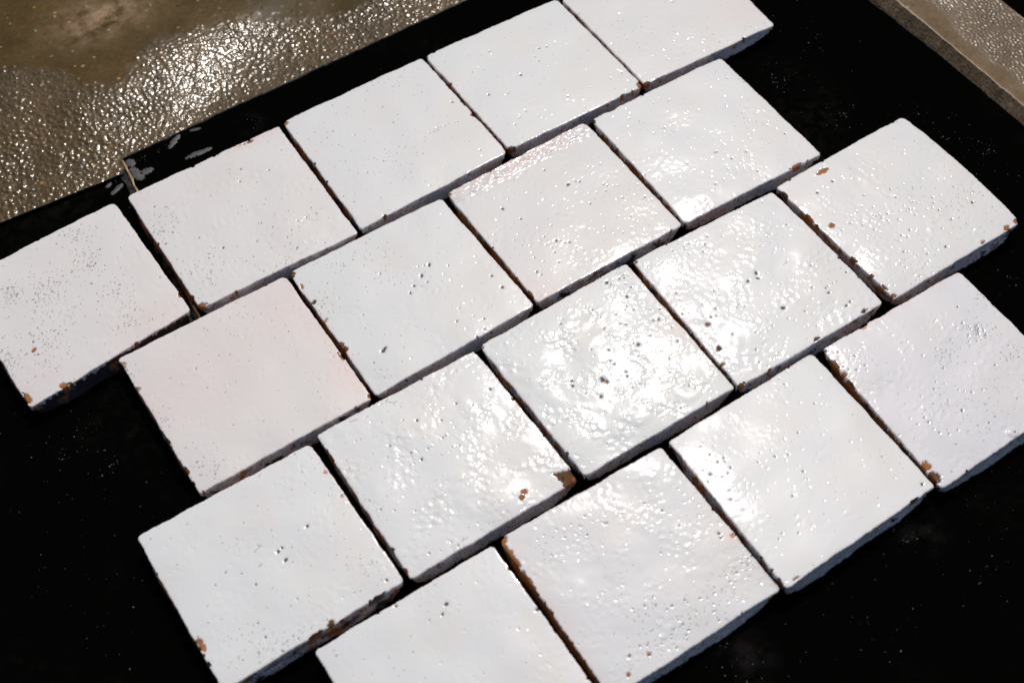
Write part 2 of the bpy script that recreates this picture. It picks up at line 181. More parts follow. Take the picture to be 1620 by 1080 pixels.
# black boards
def black_mat(name, edge=None):
    m, nt, b = new_mat(name)
    h = ramp(nt, noise(nt, 9, 5, 0.6), 0.52, 0.80, 0, 1)
    f = ramp(nt, noise(nt, 160, 5, 0.7), 0.45, 0.75, 0, 1)
    c = mixc(nt, math_n(nt, 'MULTIPLY', h, f), (0.0016, 0.0016, 0.0014), (0.014, 0.014, 0.012))
    tc = nd(nt, 'ShaderNodeTexCoord')
    for (px_, py_), rad in zip(FILM, (0.017, 0.020, 0.012)):      # dusty wipe marks
        vm = nd(nt, 'ShaderNodeVectorMath', operation='DISTANCE')
        nt.links.new(tc.outputs['Object'], vm.inputs[0])
        vm.inputs[1].default_value = (px_ / 1000, py_ / 1000, 0)
        spot = math_n(nt, 'MULTIPLY', ramp(nt, vm.outputs['Value'], rad, rad * 0.2), ramp(nt, noise(nt, 70, 5, 0.65), 0.42, 0.75))
        c = mixc(nt, spot, c, (0.016, 0.015, 0.014))
    if edge:
        e = ramp(nt, noise(nt, 300, 5, 0.7), 0.36, 0.58)
        c = mixc(nt, e, (0.006, 0.006, 0.006), edge)
    nt.links.new(c, b.inputs['Base Color'])
    b.inputs['Roughness'].default_value = 0.6
    b.inputs['Specular IOR Level'].default_value = 0.0
    return m
m_black = black_mat('matt_black_board')
m_black_edge = black_mat('worn_black_edge', (0.055, 0.055, 0.058))
m_tan, nt, b = new_mat('raw_board_edge')
nt.links.new(mixc(nt, ramp(nt, noise(nt, 300, 4), 0.35, 0.65), (0.40, 0.24, 0.11), (0.72, 0.50, 0.27)), b.inputs['Base Color'])
b.inputs['Roughness'].default_value = 0.7
m_smear, nt, b = new_mat('grey_residue')
nt.links.new(mixc(nt, ramp(nt, noise(nt, 350, 5), 0.35, 0.65), (0.012, 0.012, 0.0125), (0.055, 0.055, 0.058)), b.inputs['Base Color'])
b.inputs['Roughness'].default_value = 0.45
m_dust, nt, b = new_mat('pale_grit')
b.inputs['Base Color'].default_value = (0.42, 0.41, 0.39, 1)
b.inputs['Roughness'].default_value = 0.8

# wet brown concrete
def concrete(name, dark, light, spots=True, rough=0.16):
    m, nt, b = new_mat(name)
    n1 = noise(nt, 24, 6, 0.65)
    n2 = noise(nt, 420, 3, 0.6)
    c = mixc(nt, ramp(nt, n1, 0.36, 0.66), dark, light)
    c = mixc(nt, ramp(nt, n2, 0.35, 0.7, 0, 0.55), c, tuple(x * 0.45 for x in dark))
    if spots:
        tc = nd(nt, 'ShaderNodeTexCoord')
        v = nd(nt, 'ShaderNodeTexVoronoi', feature='F1')
        v.inputs['Scale'].default_value = 210
        v.inputs['Randomness'].default_value = 1.0
        nt.links.new(tc.outputs['Object'], v.inputs['Vector'])
        sep = nd(nt, 'ShaderNodeSeparateColor')
        nt.links.new(v.outputs['Color'], sep.inputs[0])
        rad = ramp(nt, sep.outputs[1], 0.0, 1.0, 0.10, 0.34)
        inside = ramp(nt, math_n(nt, 'SUBTRACT', rad, v.outputs['Distance']), 0.0, 0.06)
        for lo, hi, colr in ((0.0, 0.14, (0.36, 0.27, 0.17)), (0.14, 0.17, (0.45, 0.25, 0.03)), (0.17, 0.21, (0.19, 0.055, 0.025)),
                             (0.21, 0.28, (0.018, 0.014, 0.01)), (0.28, 0.31, (0.22, 0.21, 0.06))):
            sel = math_n(nt, 'MULTIPLY', math_n(nt, 'GREATER_THAN', sep.outputs[0], lo), math_n(nt, 'LESS_THAN', sep.outputs[0], hi))
            c = mixc(nt, math_n(nt, 'MULTIPLY', sel, math_n(nt, 'MULTIPLY', inside, 0.85)), c, colr)
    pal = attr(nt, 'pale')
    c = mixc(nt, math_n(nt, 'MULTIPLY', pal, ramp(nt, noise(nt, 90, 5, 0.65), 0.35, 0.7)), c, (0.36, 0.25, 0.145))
    nt.links.new(c, b.inputs['Base Color'])
    wet = attr(nt, 'wet')
    nt.links.new(ramp(nt, wet, 0, 1, 0.55, rough), b.inputs['Roughness'])
    nt.links.new(ramp(nt, wet, 0.4, 1, 0.08, 0.42), b.inputs['Specular IOR Level'])
    return m
m_floor = concrete('wet_brown_concrete', (0.066, 0.040, 0.004), (0.128, 0.078, 0.020), True, 0.15)
m_kerb = concrete('gritty_kerb_stone', (0.130, 0.086, 0.040), (0.20, 0.135, 0.070), True, 0.16)

# ---------------------------------------------------------------- mesh helpers
def fnoise(nx, ny, px_mm_x, px_mm_y, lo, hi, rng=RNG):
    """band-limited noise, wavelengths lo..hi mm, std 1"""
    w = rng.standard_normal((ny, nx))
    f = np.fft.rfft2(w)
    fx = np.fft.rfftfreq(nx, px_mm_x)[None, :]
    fy = np.fft.fftfreq(ny, px_mm_y)[:, None]
    fr = np.sqrt(fx * fx + fy * fy) + 1e-9
    lf = np.log(fr)
    c = 0.5 * (np.log(1 / lo) + np.log(1 / hi))
    s = max(0.5 * (np.log(1 / lo) - np.log(1 / hi)), 0.15)
    f *= np.exp(-0.5 * ((lf - c) / s) ** 2)
    o = np.fft.irfft2(f, s=(ny, nx))
    return o / (o.std() + 1e-12)

def noise1(n, lam, rng=RNG):
    w = rng.standard_normal(n)
    f = np.fft.rfft(w)
    fr = np.fft.rfftfreq(n, 100.0 / n)
    f *= np.exp(-0.5 * (fr * lam) ** 2)
    f[0] = 0
    o = np.fft.irfft(f, n)
    return o / (o.std() + 1e-12)

def sstep(x, a, b):
    t = np.clip((x - a) / (b - a), 0, 1)
    return t * t * (3 - 2 * t)

def mesh_obj(name, verts, quads, mat, parent=None, attrs=None, ngons=None, smooth=True, mats=None, midx=None):
    me = bpy.data.meshes.new(name)
    verts = np.asarray(verts, dtype=np.float32)
    quads = np.asarray(quads, dtype=np.int32).reshape(-1, 4)
    loops = [quads.ravel()]
    starts = [np.arange(len(quads), dtype=np.int32) * 4]
    off = len(quads) * 4
    for g in (ngons or []):
        g = np.asarray(g, dtype=np.int32)
        loops.append(g)
        starts.append(np.array([off], dtype=np.int32))
        off += len(g)
    loops = np.concatenate(loops)
    starts = np.concatenate(starts)
    me.vertices.add(len(verts))
    me.vertices.foreach_set('co', verts.ravel())
    me.loops.add(len(loops))
    me.loops.foreach_set('vertex_index', loops)
    me.polygons.add(len(starts))
    me.polygons.foreach_set('loop_start', starts)
    for m in (mats or [mat]):
        me.materials.append(m)
    if midx is not None:
        me.polygons.foreach_set('material_index', np.asarray(midx, dtype=np.int32))
    me.update(calc_edges=True)
    me.polygons.foreach_set('use_smooth', np.full(len(starts), smooth, dtype=bool))
    for k, v in (attrs or {}).items():
        a = me.attributes.new(k, 'FLOAT', 'POINT')
        a.data.foreach_set('value', np.asarray(v, dtype=np.float32).ravel())
    me.validate()
    o = bpy.data.objects.new(name, me)
    COL.objects.link(o)
    if parent:
        o.parent = parent
    return o

def grid_quads(nx, ny, base=0):
    j, i = np.mgrid[0:ny - 1, 0:nx - 1]
    v = base + j * nx + i
    return np.stack([v, v + 1, v + nx + 1, v + nx], -1).reshape(-1, 4)

def perimeter(n):
    """grid boundary indices, counter-clockwise from (0,0)"""
    a = np.arange(n)
    return np.concatenate([a[:-1], (a * n + n - 1)[:-1], ((n - 1) * n + a[::-1])[:-1], (a[::-1] * n)[:-1]])

def ring_quads(r0, r1):
    return np.stack([r0, r1, np.roll(r1, -1), np.roll(r0, -1)], -1)

def tag(o, label=None, cat=None, group=None, kind=None):
    for k, v in (('label', label), ('category', cat), ('group', group), ('kind', kind)):
        if v:
            o[k] = v

# ---------------------------------------------------------------- ground: wet concrete floor
ZC = -0.006
def axis(lo, hi, step, far=1.6):
    fine = np.arange(lo, hi + step, step)
    return np.concatenate([-np.geomspace(far, abs(lo) + 0.01, 14) if lo < 0 else [], fine, np.geomspace(hi + 0.01, far, 14)])

def point_in(poly, X, Y):
    ins = np.zeros(X.shape, bool)
    n = len(poly)
    for k in range(n):
        x0, y0 = poly[k]
        x1, y1 = poly[(k + 1) % n]
        cnd = (y0 > Y) != (y1 > Y)
        xs = (x1 - x0) * (Y - y0) / ((y1 - y0) if y1 != y0 else 1e-9) + x0
        ins ^= cnd & (X < xs)
    return ins

def blur(a, n):
    for _ in range(n):
        a = (a + np.roll(a, 1, 0) + np.roll(a, -1, 0) + np.roll(a, 1, 1) + np.roll(a, -1, 1)) / 5
    return a

fx0, fx1 = min(VIEW[0][0], VIEW[2][0]) - 12, VIEW[1][0] + 12
fy0, fy1 = min(VIEW[2][1], VIEW[0][1]) - 10, max(VIEW[0][1], VIEW[1][1]) + 12
STEP = 0.68
xf = np.arange(fx0, fx1, STEP)
yf = np.arange(fy0, fy1, STEP)
nxf, nyf = len(xf), len(yf)
X, Y = np.meshgrid(xf, yf)
pud = blur(point_in(PUDDLE, X, Y).astype(float), 160)
pud = sstep(pud + 0.16 * fnoise(nxf, nyf, STEP, STEP, 6, 25), 0.12, 0.90)
drops = np.zeros_like(X)
soft = fnoise(nxf, nyf, STEP, STEP, 8, 30)
for gy in np.arange(fy0, fy1, 2.55):
    for gx in np.arange(fx0, fx1, 2.55):
        cx, cy = gx + RNG.normal(0, 0.75), gy + RNG.normal(0, 0.75)
        ix, iy = int((cx - fx0) / STEP), int((cy - fy0) / STEP)
        if not (4 < ix < nxf - 5 and 4 < iy < nyf - 5):
            continue
        if RNG.random() < pud[iy, ix] * 1.15 - 0.1 or RNG.random() < 0.10 + 0.10 * soft[iy, ix]:
            continue
        r_ = RNG.uniform(0.75, 1.55) * (1 - 0.45 * pud[iy, ix])
        w_ = 4
        sx = X[iy - w_:iy + w_ + 1, ix - w_:ix + w_ + 1] - cx
        sy = Y[iy - w_:iy + w_ + 1, ix - w_:ix + w_ + 1] - cy
        ww = drops[iy - w_:iy + w_ + 1, ix - w_:ix + w_ + 1]
        np.maximum(ww, RNG.uniform(0.22, 0.46) * r_ * (1.35 - 0.70 * math.exp(-((cx - PATCH[0][0]) / 75) ** 2 - ((cy - PATCH[0][1]) / 42) ** 2)) * np.exp(-(sx * sx + sy * sy * 1.15) / (r_ * r_)), out=ww)
px_, py_ = PATCH[0]
lx, ly = LIGHTSPOT[0]
H = drops + 0.05 * (1 - pud) * fnoise(nxf, nyf, STEP, STEP, 2.5, 5)
H += 0.02 * fnoise(nxf, nyf, STEP, STEP, 1.6, 3) * (1 - 0.8 * pud)
H += 0.25 * fnoise(nxf, nyf, STEP, STEP, 40, 90)
# local floor tilt, added so the sun glare gathers on this patch
rr = np.hypot((X - px_) / 95, (Y - py_) / 50)
H += np.exp(-rr ** 2) * (0.17 * (Y - py_) - 0.10 * (X - px_))
H -= pud * 0.15
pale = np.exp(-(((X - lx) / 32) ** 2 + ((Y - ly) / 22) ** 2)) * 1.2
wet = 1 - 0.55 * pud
# coarse surround joined to the fine sheet
xs = np.concatenate([-np.geomspace(1800, -fx0 + 20, 12), xf, np.geomspace(max(fx1, 1) + 20, 1800, 16)])
ys = np.concatenate([-np.geomspace(1800, 20, 14) + min(fy0, 0) - 0, yf, np.geomspace(fy1 + 20, 2000, 10)])
XX, YY = np.meshgrid(xs, ys)
ZZ = np.zeros_like(XX)
WW = np.ones_like(XX)
PP = np.zeros_like(XX)
PD = np.zeros_like(XX)
i0, j0 = 12, 14
edge = np.minimum(np.minimum(np.arange(nxf)[None, :], nxf - 1 - np.arange(nxf)[None, :]), np.minimum(np.arange(nyf)[:, None], nyf - 1 - np.arange(nyf)[:, None]))
fade = np.clip(edge / 12, 0, 1)
ZZ[j0:j0 + nyf, i0:i0 + nxf] = H * fade
WW[j0:j0 + nyf, i0:i0 + nxf] = wet
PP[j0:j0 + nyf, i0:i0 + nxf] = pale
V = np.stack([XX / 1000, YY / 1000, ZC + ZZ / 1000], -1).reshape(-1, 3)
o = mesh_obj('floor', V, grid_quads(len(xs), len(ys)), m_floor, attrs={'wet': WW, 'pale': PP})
tag(o, 'wet brown concrete floor, beaded with water, behind the black boards', kind='structure')

# ---------------------------------------------------------------- black boards
def dense(poly, step=1.2):
    out = []
    n = len(poly)
    for k in range(n):
        p, q = np.array(poly[k]), np.array(poly[(k + 1) % n])
        L = np.linalg.norm(q - p)
        m = max(2, int(min(L / step, 500)))
        for t in range(m):
            out.append(p + (q - p) * t / m)
    return np.array(out)

def board(name, poly, ztop, thick, jag, chamf, mats, tan_dir=None):
    """board: top sheet, worn chamfer, sides; poly in mm, counter-clockwise"""
    P = dense(poly)
    n = len(P)
    d = np.roll(P, -1, 0) - np.roll(P, 1, 0)
    d /= np.linalg.norm(d, axis=1)[:, None]
    nrm = np.stack([d[:, 1], -d[:, 0]], 1)
    nz = jag * (noise1(n, 1.6) * 0.6 + noise1(n, 0.4) * 0.2)
    P = P + nrm * nz[:, None]
    cw = chamf * (1 + 0.14 * noise1(n, 0.6))
    rings = [np.c_[P - nrm * cw[:, None], np.full(n, ztop * 1000)],
             np.c_[P - nrm * (cw * 0.35)[:, None], ztop * 1000 - cw * 0.05],
             np.c_[P, ztop * 1000 - np.abs(cw) * 0.22],
             np.c_[P, np.full(n, (ztop - thick) * 1000)]]
    V = np.concatenate(rings) / 1000
    idx = [np.arange(n) + k * n for k in range(4)]
    top = mesh_obj('top_sheet', V[:n], [], mats[0], attrs=None, ngons=[np.arange(n)], smooth=False)
    q = np.concatenate([ring_quads(idx[k], idx[k + 1]) for k in (0, 1, 2)])
    e = bpy.data.objects.new(name, None)
    COL.objects.link(e)
    top.parent = e
    rim = mesh_obj('edge', V, q, mats[1], e, smooth=True, mats=[mats[1], mats[2]], midx=np.concatenate([np.where(nrm @ tan_dir > 0.8, 1, 0)] * 3) if tan_dir is not None else [0] * (3 * n))
    return e

def npv(t):
    return np.array(t, float)
cA, rA = npv(SLAB_A_CORNER[0]), npv(SLAB_A_CORNER[1])
u = (rA - cA) / np.linalg.norm(rA - cA)
sA = npv(SLAB_A_SIDE[1])
v = (sA - cA) / np.linalg.norm(sA - cA)
k0, k1 = npv(KERB_TOP[0]), npv(KERB_TOP[1])
kd = (k1 - k0) / np.linalg.norm(k1 - k0)
s0, s1 = npv(SLAB_A_RIGHT[0]), npv(SLAB_A_RIGHT[1])
sd = (s1 - s0) / np.linalg.norm(s1 - s0)
def meet(p, d, q, e):
    t = np.linalg.solve(np.stack([d, -e], 1), q - p)
    return p + d * t[0]
kn = np.array([kd[1], -kd[0]])
if kn[0] > 0:
    kn = -kn                       # towards the boards
farR = meet(cA, u, s0 + kn * 0.6, sd)
nearR = s0 + sd * 460 + kn * 0.6
nearL = cA + v * 560
eA = board('black_board', [tuple(cA + u * 1.6 + v * 0.2), tuple(cA + v * 2.2), tuple(nearL), tuple(nearR), tuple(farR)], 0.0, 0.0048, 0.35, 1.2, (m_black, m_black_edge, m_tan), -u)
tag(eA, 'large matt black board with a worn tan corner, carrying most of the white tiles', 'board', 'black boards under the tiles')
b0, b1 = npv(SLAB_B_EDGE[0]), npv(SLAB_B_EDGE[1])
bd = (b1 - b0) / np.linalg.norm(b1 - b0)
seam = cA - u * 0.9
eB = board('black_board', [tuple(meet(b1, bd, seam, v)), tuple(b1 - bd * 520), tuple(b1 - bd * 520 + v * 520), tuple(seam + v * 540)], -0.0015, 0.0038, 0.35, 3.6, (m_black, m_black_edge, m_black_edge))
tag(eB, 'black board at the far left with a greyed edge, under the leftmost pinholed tile', 'board', 'black boards under the tiles')

kb = npv(KERB_BACK[0]) - kn * 1.5  # black sheet added to fill the dark gap behind the kerb
eC = board('black_board', [tuple(kb - kd * 60), tuple(kb + kd * 200), tuple(kb + kd * 200 - kn * 200), tuple(kb - kd * 60 - kn * 200)], 0.0, 0.0048, 0.3, 1.2, (m_black, m_black_edge, m_black_edge))
tag(eC, 'added black sheet filling the dark gap beyond the stone kerb, in the upper right corner', 'board')

# grey smears of dried residue stuck to the boards
def smear(pts, w, z, parent):
    p, q = npv(pts[0]), npv(pts[1])
    L = np.linalg.norm(q - p)
    d = (q - p) / L
    n_ = np.array([-d[1], d[0]])
    m = 26
    ns1, ns2 = noise1(m, 9), noise1(m, 9)
    top, bot = [], []
    for k in range(m):
        t = k / (m - 1)
        ww = w * 1.15 * (math.sin(math.pi * min(max(t, 0.04), 0.96)) ** 0.35)
        top.append(p + d * L * t + n_ * (ww * (0.5 + 0.08 * ns1[k])))
        bot.append(p + d * L * t - n_ * (ww * (0.5 + 0.08 * ns2[k])))
    loop = np.array(top + bot[::-1])
    if np.sum(loop[:, 0] * np.roll(loop[:, 1], -1) - np.roll(loop[:, 0], -1) * loop[:, 1]) < 0:
        loop = loop[::-1]
    c = loop.mean(0)
    k = len(loop)
    V = np.concatenate([np.c_[c + (loop - c) * 0.82, np.full(k, z * 1000 + 0.10)], np.c_[loop, np.full(k, z * 1000 + 0.02)]]) / 1000
    return mesh_obj('smear', V, ring_quads(np.arange(k), np.arange(k) + k), m_smear, parent, ngons=[np.arange(k)], smooth=True)
for s in SMEARS:
    z = -0.0015 if s in SMEARS[5:7] else 0.0
    smear(s[:2], s[2], z, eB if z < 0 else eA)

# ---------------------------------------------------------------- kerb stone on the right
def kerb():
    width = abs((npv(KERB_BACK[0]) - k0) @ kn)
    top, bot = 7.0, -1.5
    sp = abs((s0 - k0) @ kn)
    prof = [(sp, -5.9, 0, 0)]
    for t in np.linspace(0, 1, 14)[1:-1]:
        prof.append((sp * (1 - t) + 0.3 * t, bot + (top - 0.5 - bot) * t, 0, 0))
    for a in np.linspace(0, math.pi / 2, 6):
        prof.append((-0.5 + 0.8 * math.cos(a), top - 0.5 + 0.5 * math.sin(a), 1, 0))
    nt_ = int((width - 2.4) / 0.8)
    for t in range(1, nt_):
        x = 1.2 + (width - 2.4) * t / nt_
        prof.append((-x, top, 2, x))
    for a in np.linspace(math.pi / 2, 0, 5):
        prof.append((-(width - 1.2) - 1.2 * math.cos(a), top - 1.2 + 1.2 * math.sin(a), 1, 0))
    prof.append((-width, -5.9, 0, 0))
    prof = np.array(prof)
    npf = len(prof)
    Ls = np.concatenate([np.arange(-20, 260, 0.8), [290, 340, 400]])
    nl = len(Ls)
    nzA = fnoise(npf, nl, 0.8, 0.8, 1.9, 3.0)
    nzB = fnoise(npf, nl, 0.8, 0.8, 30, 70)
    nzC = fnoise(npf, nl, 0.8, 0.8, 3, 8)
    wob = noise1(nl, 0.8) * 0.12 + noise1(nl, 8) * 0.2
    Lg, _ = np.meshgrid(Ls, np.arange(npf), indexing='ij')
    off = np.broadcast_to(prof[:, 0], (nl, npf)).copy() + wob[:, None] * (np.arange(npf) < 28)
    z = np.broadcast_to(prof[:, 1], (nl, npf)).copy()
    zone = prof[:, 2]
    gr = sstep(prof[:, 3][None, :] + 2.5 * nzB, 8, 16)
    z += (zone == 2)[None, :] * (0.15 * nzA * gr + 0.03 * nzC + 0.15 * nzB * np.clip(prof[:, 3] / 10, 0, 1)[None, :])
    off += (zone == 0)[None, :] * 0.16 * nzA + 0.05 * nzC
    base = k0[None, None, :] + kd[None, None, :] * Lg[..., None] + kn[None, None, :] * off[..., None]
    V = np.concatenate([base, z[..., None]], -1).reshape(-1, 3) / 1000
    q = grid_quads(npf, nl)
    wetv = np.where(zone[None, :] == 2, 0.35 + 0.45 * gr, 0.65) * np.ones((nl, npf))
    palev = np.where((zone[None, :] == 1), 1.0, 0.0) * np.ones((nl, npf))  # rounded edges coloured paler, a painted glint along the kerb line
    palev += (zone[None, :] == 0) * 0.55
    palev += (zone[None, :] == 2) * (1 - gr) * 0.35
    o = mesh_obj('kerb_stone', V, q[:, ::-1], m_kerb, attrs={'wet': wetv, 'pale': palev})
    tag(o, 'gritty brown stone kerb bounding the black board at the upper right', 'kerb')
kerb()

# ---------------------------------------------------------------- dust on the boards
def dust():
    V, Q = [], []
    rng = np.random.default_rng(21)
    pts = []
    for x, y, r, n in DUSTC:
        r = r / 1.8
        for _ in range(int(n * 0.55)):
            a = rng.uniform(0, 2 * math.pi)
            rad = r * abs(rng.normal(0, 0.75))
            pts.append((x + rad * math.cos(a), y + rad * math.sin(a)))
    for _ in range(1100):
        pts.append((rng.uniform(-350, 260), rng.uniform(-330, 160)))
    ea = [(cA, u), (cA, v)]
    for x, y in pts:
        p = np.array((x, y)) - cA
        onA = (p @ v > 0.6) and (np.cross(v, p) * np.cross(v, u) > 0.8)
        pb = np.array((x, y)) - b1
        onB = (not onA) and pb @ v > 2.2
        if not (onA or onB):
            continue
        if ((np.array((x, y)) - s0) @ kn) < 1.5:
            continue
        z = 0.0 if onA else -1.5
        s = min(0.10 + rng.exponential(0.085), 0.42)
        k = len(V)
        c = np.array((x, y, z + s * 0.45))
        for dx, dy, dz in ((1, 0, 0), (0, 1, 0), (-1, 0, 0), (0, -1, 0), (0, 0, 0.9), (0, 0, -0.9)):
            V.append(c + np.array((dx, dy, dz)) * s * rng.uniform(0.6, 1.2))
        for a, b_ in ((0, 1), (1, 2), (2, 3), (3, 0)):
            Q.append((k + a, k + b_, k + 4))
            Q.append((k + b_, k + a, k + 5))
    o = mesh_obj('dust', np.array(V) / 1000, [], m_dust, ngons=Q, smooth=False)
    tag(o, 'pale specks of grit scattered on the black boards', kind='stuff')
dust()

# ---------------------------------------------------------------- the tiles
LABELS = {
 1: 'pinkish white glazed tile with dense clusters of black pinholes, left end of the back row',
 2: 'white glazed tile with brown chips along its rear edge, right of the densely pinholed tile',
 3: 'clean white glazed tile in the back row with an orange chip on its left corner',
 4: 'white glazed tile in the back row with one big dark pit in its middle',
 5: 'white glazed tile at the right end of the back row, cut off by the photo',
 6: 'plain pink tinged glazed tile with peach coloured chips down its left edge',
 7: 'white glazed tile with a diagonal line of dark round holes near its middle',
 8: 'warm white glazed tile with a rough pink ridged band along its rear edge',
 9: 'white glazed tile at the right end of the second row, bright glare near its front',
 10: 'white glazed tile at lower left with three dark holes and orange chipped left edge',
 11: 'glossy white glazed tile with a large brown broken corner at its right',
 12: 'very bumpy glossy white glazed tile in the middle of the third row',
 13: 'glossy white glazed tile with greenish black holes and scratches near its centre',
 14: 'white glazed tile at far right with an orange bone shaped chip near its left corner',
 15: 'smooth white glazed tile cut off by the bottom of the photo, with one maroon spot',
 16: 'pitted white glazed tile with bare orange clay all along its left edge',
 17: 'smooth white glazed tile in the front row, left of the blistered one',
 18: 'lilac white glazed tile with a round blister and rust chips on its front corner',
}
# object tint, ripple slope, rough-patch share, edge-side colours (front, left): slip amount, grime
TINT = {1: (0.800, 0.787, 0.760), 2: (0.795, 0.795, 0.770), 3: (0.787, 0.812, 0.793), 4: (0.787, 0.817, 0.798), 5: (0.778, 0.792, 0.773), 6: (0.795, 0.775, 0.745),
        7: (0.792, 0.822, 0.803), 8: (0.768, 0.787, 0.768), 9: (0.787, 0.812, 0.803), 10: (0.802, 0.832, 0.818), 11: (0.792, 0.822, 0.808), 12: (0.782, 0.822, 0.803),
        13: (0.792, 0.822, 0.813), 14: (0.778, 0.797, 0.783), 15: (0.792, 0.822, 0.813), 16: (0.768, 0.792, 0.788), 17: (0.797, 0.827, 0.818), 18: (0.768, 0.780, 0.800)}
RIP = {1: .035, 2: .045, 3: .02, 4: .028, 5: .03, 6: .018, 7: .025, 8: .032, 9: .03, 10: .03, 11: .065, 12: .08, 13: .055, 14: .045, 15: .02, 16: .038, 17: .018, 18: .04}
FRONT = {1: (.12, .85), 3: (.97, .1), 6: (.8, .3), 7: (1.0, .05), 8: (.95, .45), 10: (.6, .4), 11: (1.0, .1), 12: (1.0, .1), 13: (1.0, .3), 14: (.95, .3), 17: (1.0, .05), 18: (1.0, .03), 5: (1.0, 0)}
LEFT = {1: (.5, .3), 7: (.35, .3), 8: (.05, .25), 11: (.45, .1), 14: (.5, .05), 16: (.02, .0), 18: (.1, .4), 12: (.5, .2), 17: (.5, .1), 2: (.1, .4), 3: (.1, .5)}

NG = 248
_d = np.array([0, 0.05, 0.18, 0.42, 0.75])
CO = np.concatenate([-1 + _d / 50, np.linspace(-1 + 1.15 / 50, 1 - 1.15 / 50, NG - 10), (1 - _d / 50)[::-1]])
while (len(CO) - 1) % 3:
    CO = np.delete(CO, len(CO) // 2)
NC = len(CO)
GA, GB = np.meshgrid(CO, CO)                 # a: along the row, b: away from the viewer
GM = np.maximum(np.abs(GA), np.abs(GB))
PXMM = 100.0 / NC
PERI = perimeter(NC)

